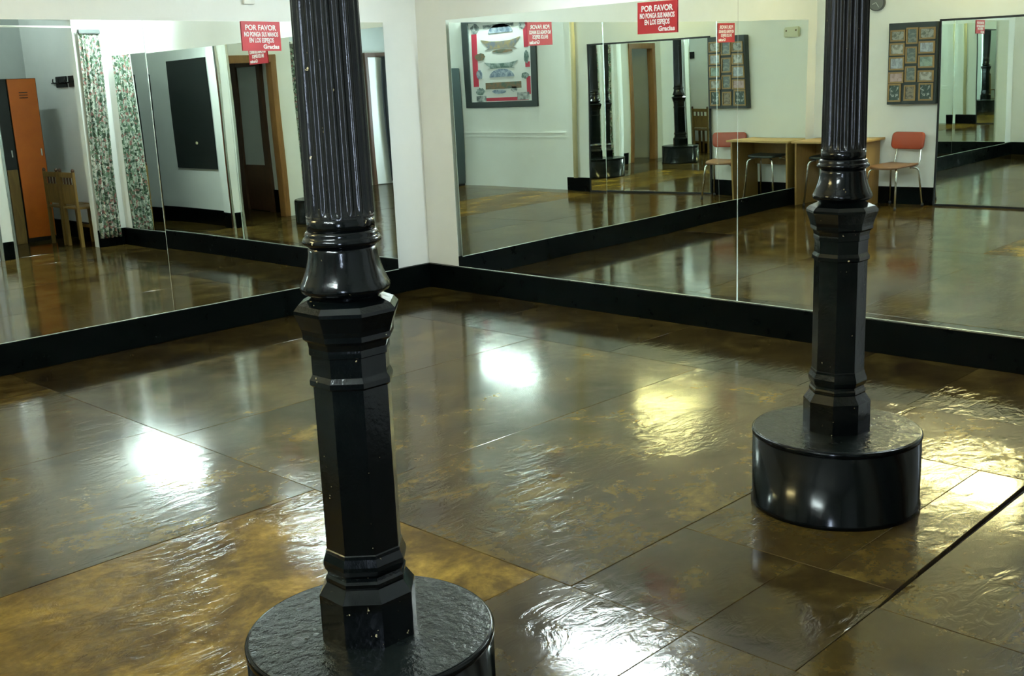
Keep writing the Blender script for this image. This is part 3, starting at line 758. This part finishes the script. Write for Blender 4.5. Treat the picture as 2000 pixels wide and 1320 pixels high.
# coat racks on the cubicle wall
def rack(label, x0, x1):
    t = thing('coat_rack', label, 'coat rack', ((x0+x1)/2, 0.03, 1.76)); h_ = (x1-x0)/2
    mesh_obj('plate', box(-h_, h_, -0.016, 0, 0, 0.125, bev=0.003), 'black_plain', t)
    for k in (-0.5, 0.5):
        mesh_obj('hook', tube(bmesh.new(), arc((k*h_, -0.016, 0.06), (k*h_, -0.10, 0.03), (k*h_, -0.075, 0.10), 8), 0.006, 8), 'black_plain', t, True)
rack('black coat rack plate on the cubicle wall beside the curtain', 5.95, 6.17)
rack('black coat rack plate with a side peg on the cubicle wall near the locker', 6.22, 6.50)
tag(mesh_obj('wall_peg', tube(bmesh.new(), [(6.15, 0.012, 1.815), (6.60, 0.012, 1.815)], 0.009, 10), 'black_plain', None, True), 'thin black rod joining the two coat racks on the cubicle wall', 'rod')

# wooden chairs put away in the cubicle
def wooden_chair(label, x, y, rz):
    t = thing('wooden_chair', label, 'chair', (x, y, 0), rz, 'wooden chairs in the cubicle')
    m = 'chair_wood'
    mesh_obj('seat', box(-0.185, 0.185, -0.18, 0.19, 0.425, 0.45, bev=0.006), m, t)
    for sx in (-1, 1):
        mesh_obj('leg', box(sx*0.165-0.017, sx*0.165+0.017, -0.165, -0.13, 0, 0.425), m, t)
        mesh_obj('leg', box(sx*0.165-0.017, sx*0.165+0.017, 0.155, 0.19, 0, 0.425), m, t)
        mesh_obj('back_post', box(sx*0.165-0.017, sx*0.165+0.017, 0.16, 0.19, 0.45, 0.84, bev=0.004), m, t)
        mesh_obj('finial', lathe(bmesh.new(), [(0.014, 0.835), (0.02, 0.85), (0.016, 0.866), (0.006, 0.875)], 12, sx*0.165, 0.175), 'door_wood_dark', t, True)
    mesh_obj('back_panel', box(-0.148, 0.148, 0.167, 0.183, 0.48, 0.70), m, t)
    mesh_obj('top_rail', box(-0.148, 0.148, 0.164, 0.188, 0.775, 0.832, bev=0.006), m, t)
    for k in (-1, 0, 1): mesh_obj('spindle', box(k*0.075-0.012, k*0.075+0.012, 0.168, 0.182, 0.70, 0.775), 'door_wood_dark', t)
    mesh_obj('stretcher', box(-0.148, 0.148, -0.156, -0.140, 0.16, 0.20), m, t)
wooden_chair('brown wooden chair standing against the cubicle wall nearer the curtain', 5.56, -0.24, math.pi)
wooden_chair('brown wooden chair standing against the cubicle wall nearer the locker', 5.98, -0.24, math.pi)

bm = tube(bmesh.new(), [(6.44, -0.66, 0.0), (6.47, -0.60, 0.86)], 0.02, 4)
tag(mesh_obj('wooden_plank', boxes([(6.42, 6.445, -0.72, -0.60, 0.0, 0.86)], 0.003), 'chair_wood'), 'short brown wooden plank leaning on the dark locker', 'plank'); bm.free()

# black board on the partition inside the cubicle
bb = thing('black_board', 'tall black board hung on the pale partition wall of the cubicle', 'board', (6.07, -1.292, 0.70))
mesh_obj('panel', box(-0.50, 0.50, 0.0, 0.018, 0, 1.33, bev=0.002), 'chalk_black', bb)
mesh_obj('edge_trim', box(-0.555, -0.515, 0, 0.012, 0, 1.30), 'wall_grey', bb)
mesh_obj('catch', box(-0.10, -0.06, 0.018, 0.034, 0.30, 0.335, bev=0.006), 'pipe_cream', bb)

# wooden door frame in the passage wall
d1 = thing('door_1', 'orange-brown wooden door frame of the passage beside the cubicle', 'door frame', (5.75, -1.955, 0))
d1['kind'] = 'structure'
mesh_obj('jamb', box(-0.075, 0.055, 0.295, 0.375, 0, 2.04, bev=0.004), 'door_wood', d1)
mesh_obj('jamb', box(-0.075, 0.055, -0.375, -0.295, 0, 2.04, bev=0.004), 'door_wood', d1)
mesh_obj('lintel', box(-0.078, 0.058, -0.375, 0.375, 1.955, 2.05, bev=0.004), 'door_wood', d1)
# dark inner frame farther down the passage
d3 = thing('door_3', 'dark wooden inner door of the passage with grey glazed upper half', 'door', (6.76, -2.53, 0)); d3['kind'] = 'structure'
for a in ((-0.43, -0.33, 0, 0.05, 0, 2.0), (0.18, 0.34, 0, 0.06, 0, 2.0), (-0.43, 0.34, 0, 0.055, 1.93, 2.06)):
    mesh_obj('frame_board', box(*a, bev=0.003), 'door_wood_dark', d3)
mesh_obj('lower_panel', box(-0.33, 0.18, 0.0, 0.035, 0.01, 0.62), 'door_wood_dark', d3)
mesh_obj('glazing', box(-0.33, 0.18, 0.0, 0.03, 0.62, 1.93), 'wall_grey', d3)
# entrance doorway
d2 = thing('door_2', 'dark wooden entrance doorway with a black curtain', 'door frame', (7.86, -5.65, 0)); d2['kind'] = 'structure'
mesh_obj('lintel', box(-0.02, 0.04, -0.33, 0.30, 2.03, 2.10, bev=0.003), 'door_wood_dark', d2)
mesh_obj('jamb', box(-0.02, 0.04, 0.24, 0.30, 0, 2.03, bev=0.003), 'door_wood_dark', d2)
mesh_obj('leaf', box(0.0, 0.03, -0.33, 0.24, 0.01, 2.03), 'wall_white', d2)
bc = thing('black_curtain', 'black cloth curtain hanging in the entrance doorway', 'curtain', (7.78, -5.77, 0.05))
bm = bmesh.new(); g = []
for j in range(13):
    v = j/12; r_ = []
    for i in range(41):
        u = i/40
        r_.append(bm.verts.new((0.02*math.sin(u*22+2*v), -0.17+0.32*u+0.02*math.sin(5*v)*u, 1.98*(1-v))))
    g.append(r_)
for j in range(12):
    for i in range(40): bm.faces.new((g[j][i], g[j][i+1], g[j+1][i+1], g[j+1][i]))
o = mesh_obj('cloth', bm, 'black_cloth', bc, True); sm = o.modifiers.new('thickness', 'SOLIDIFY'); sm.thickness = 0.003
mesh_obj('rod', tube(bmesh.new(), [(0, -0.18, 1.98), (0, 0.17, 1.98)], 0.01, 10), 'black_plain', bc, True)
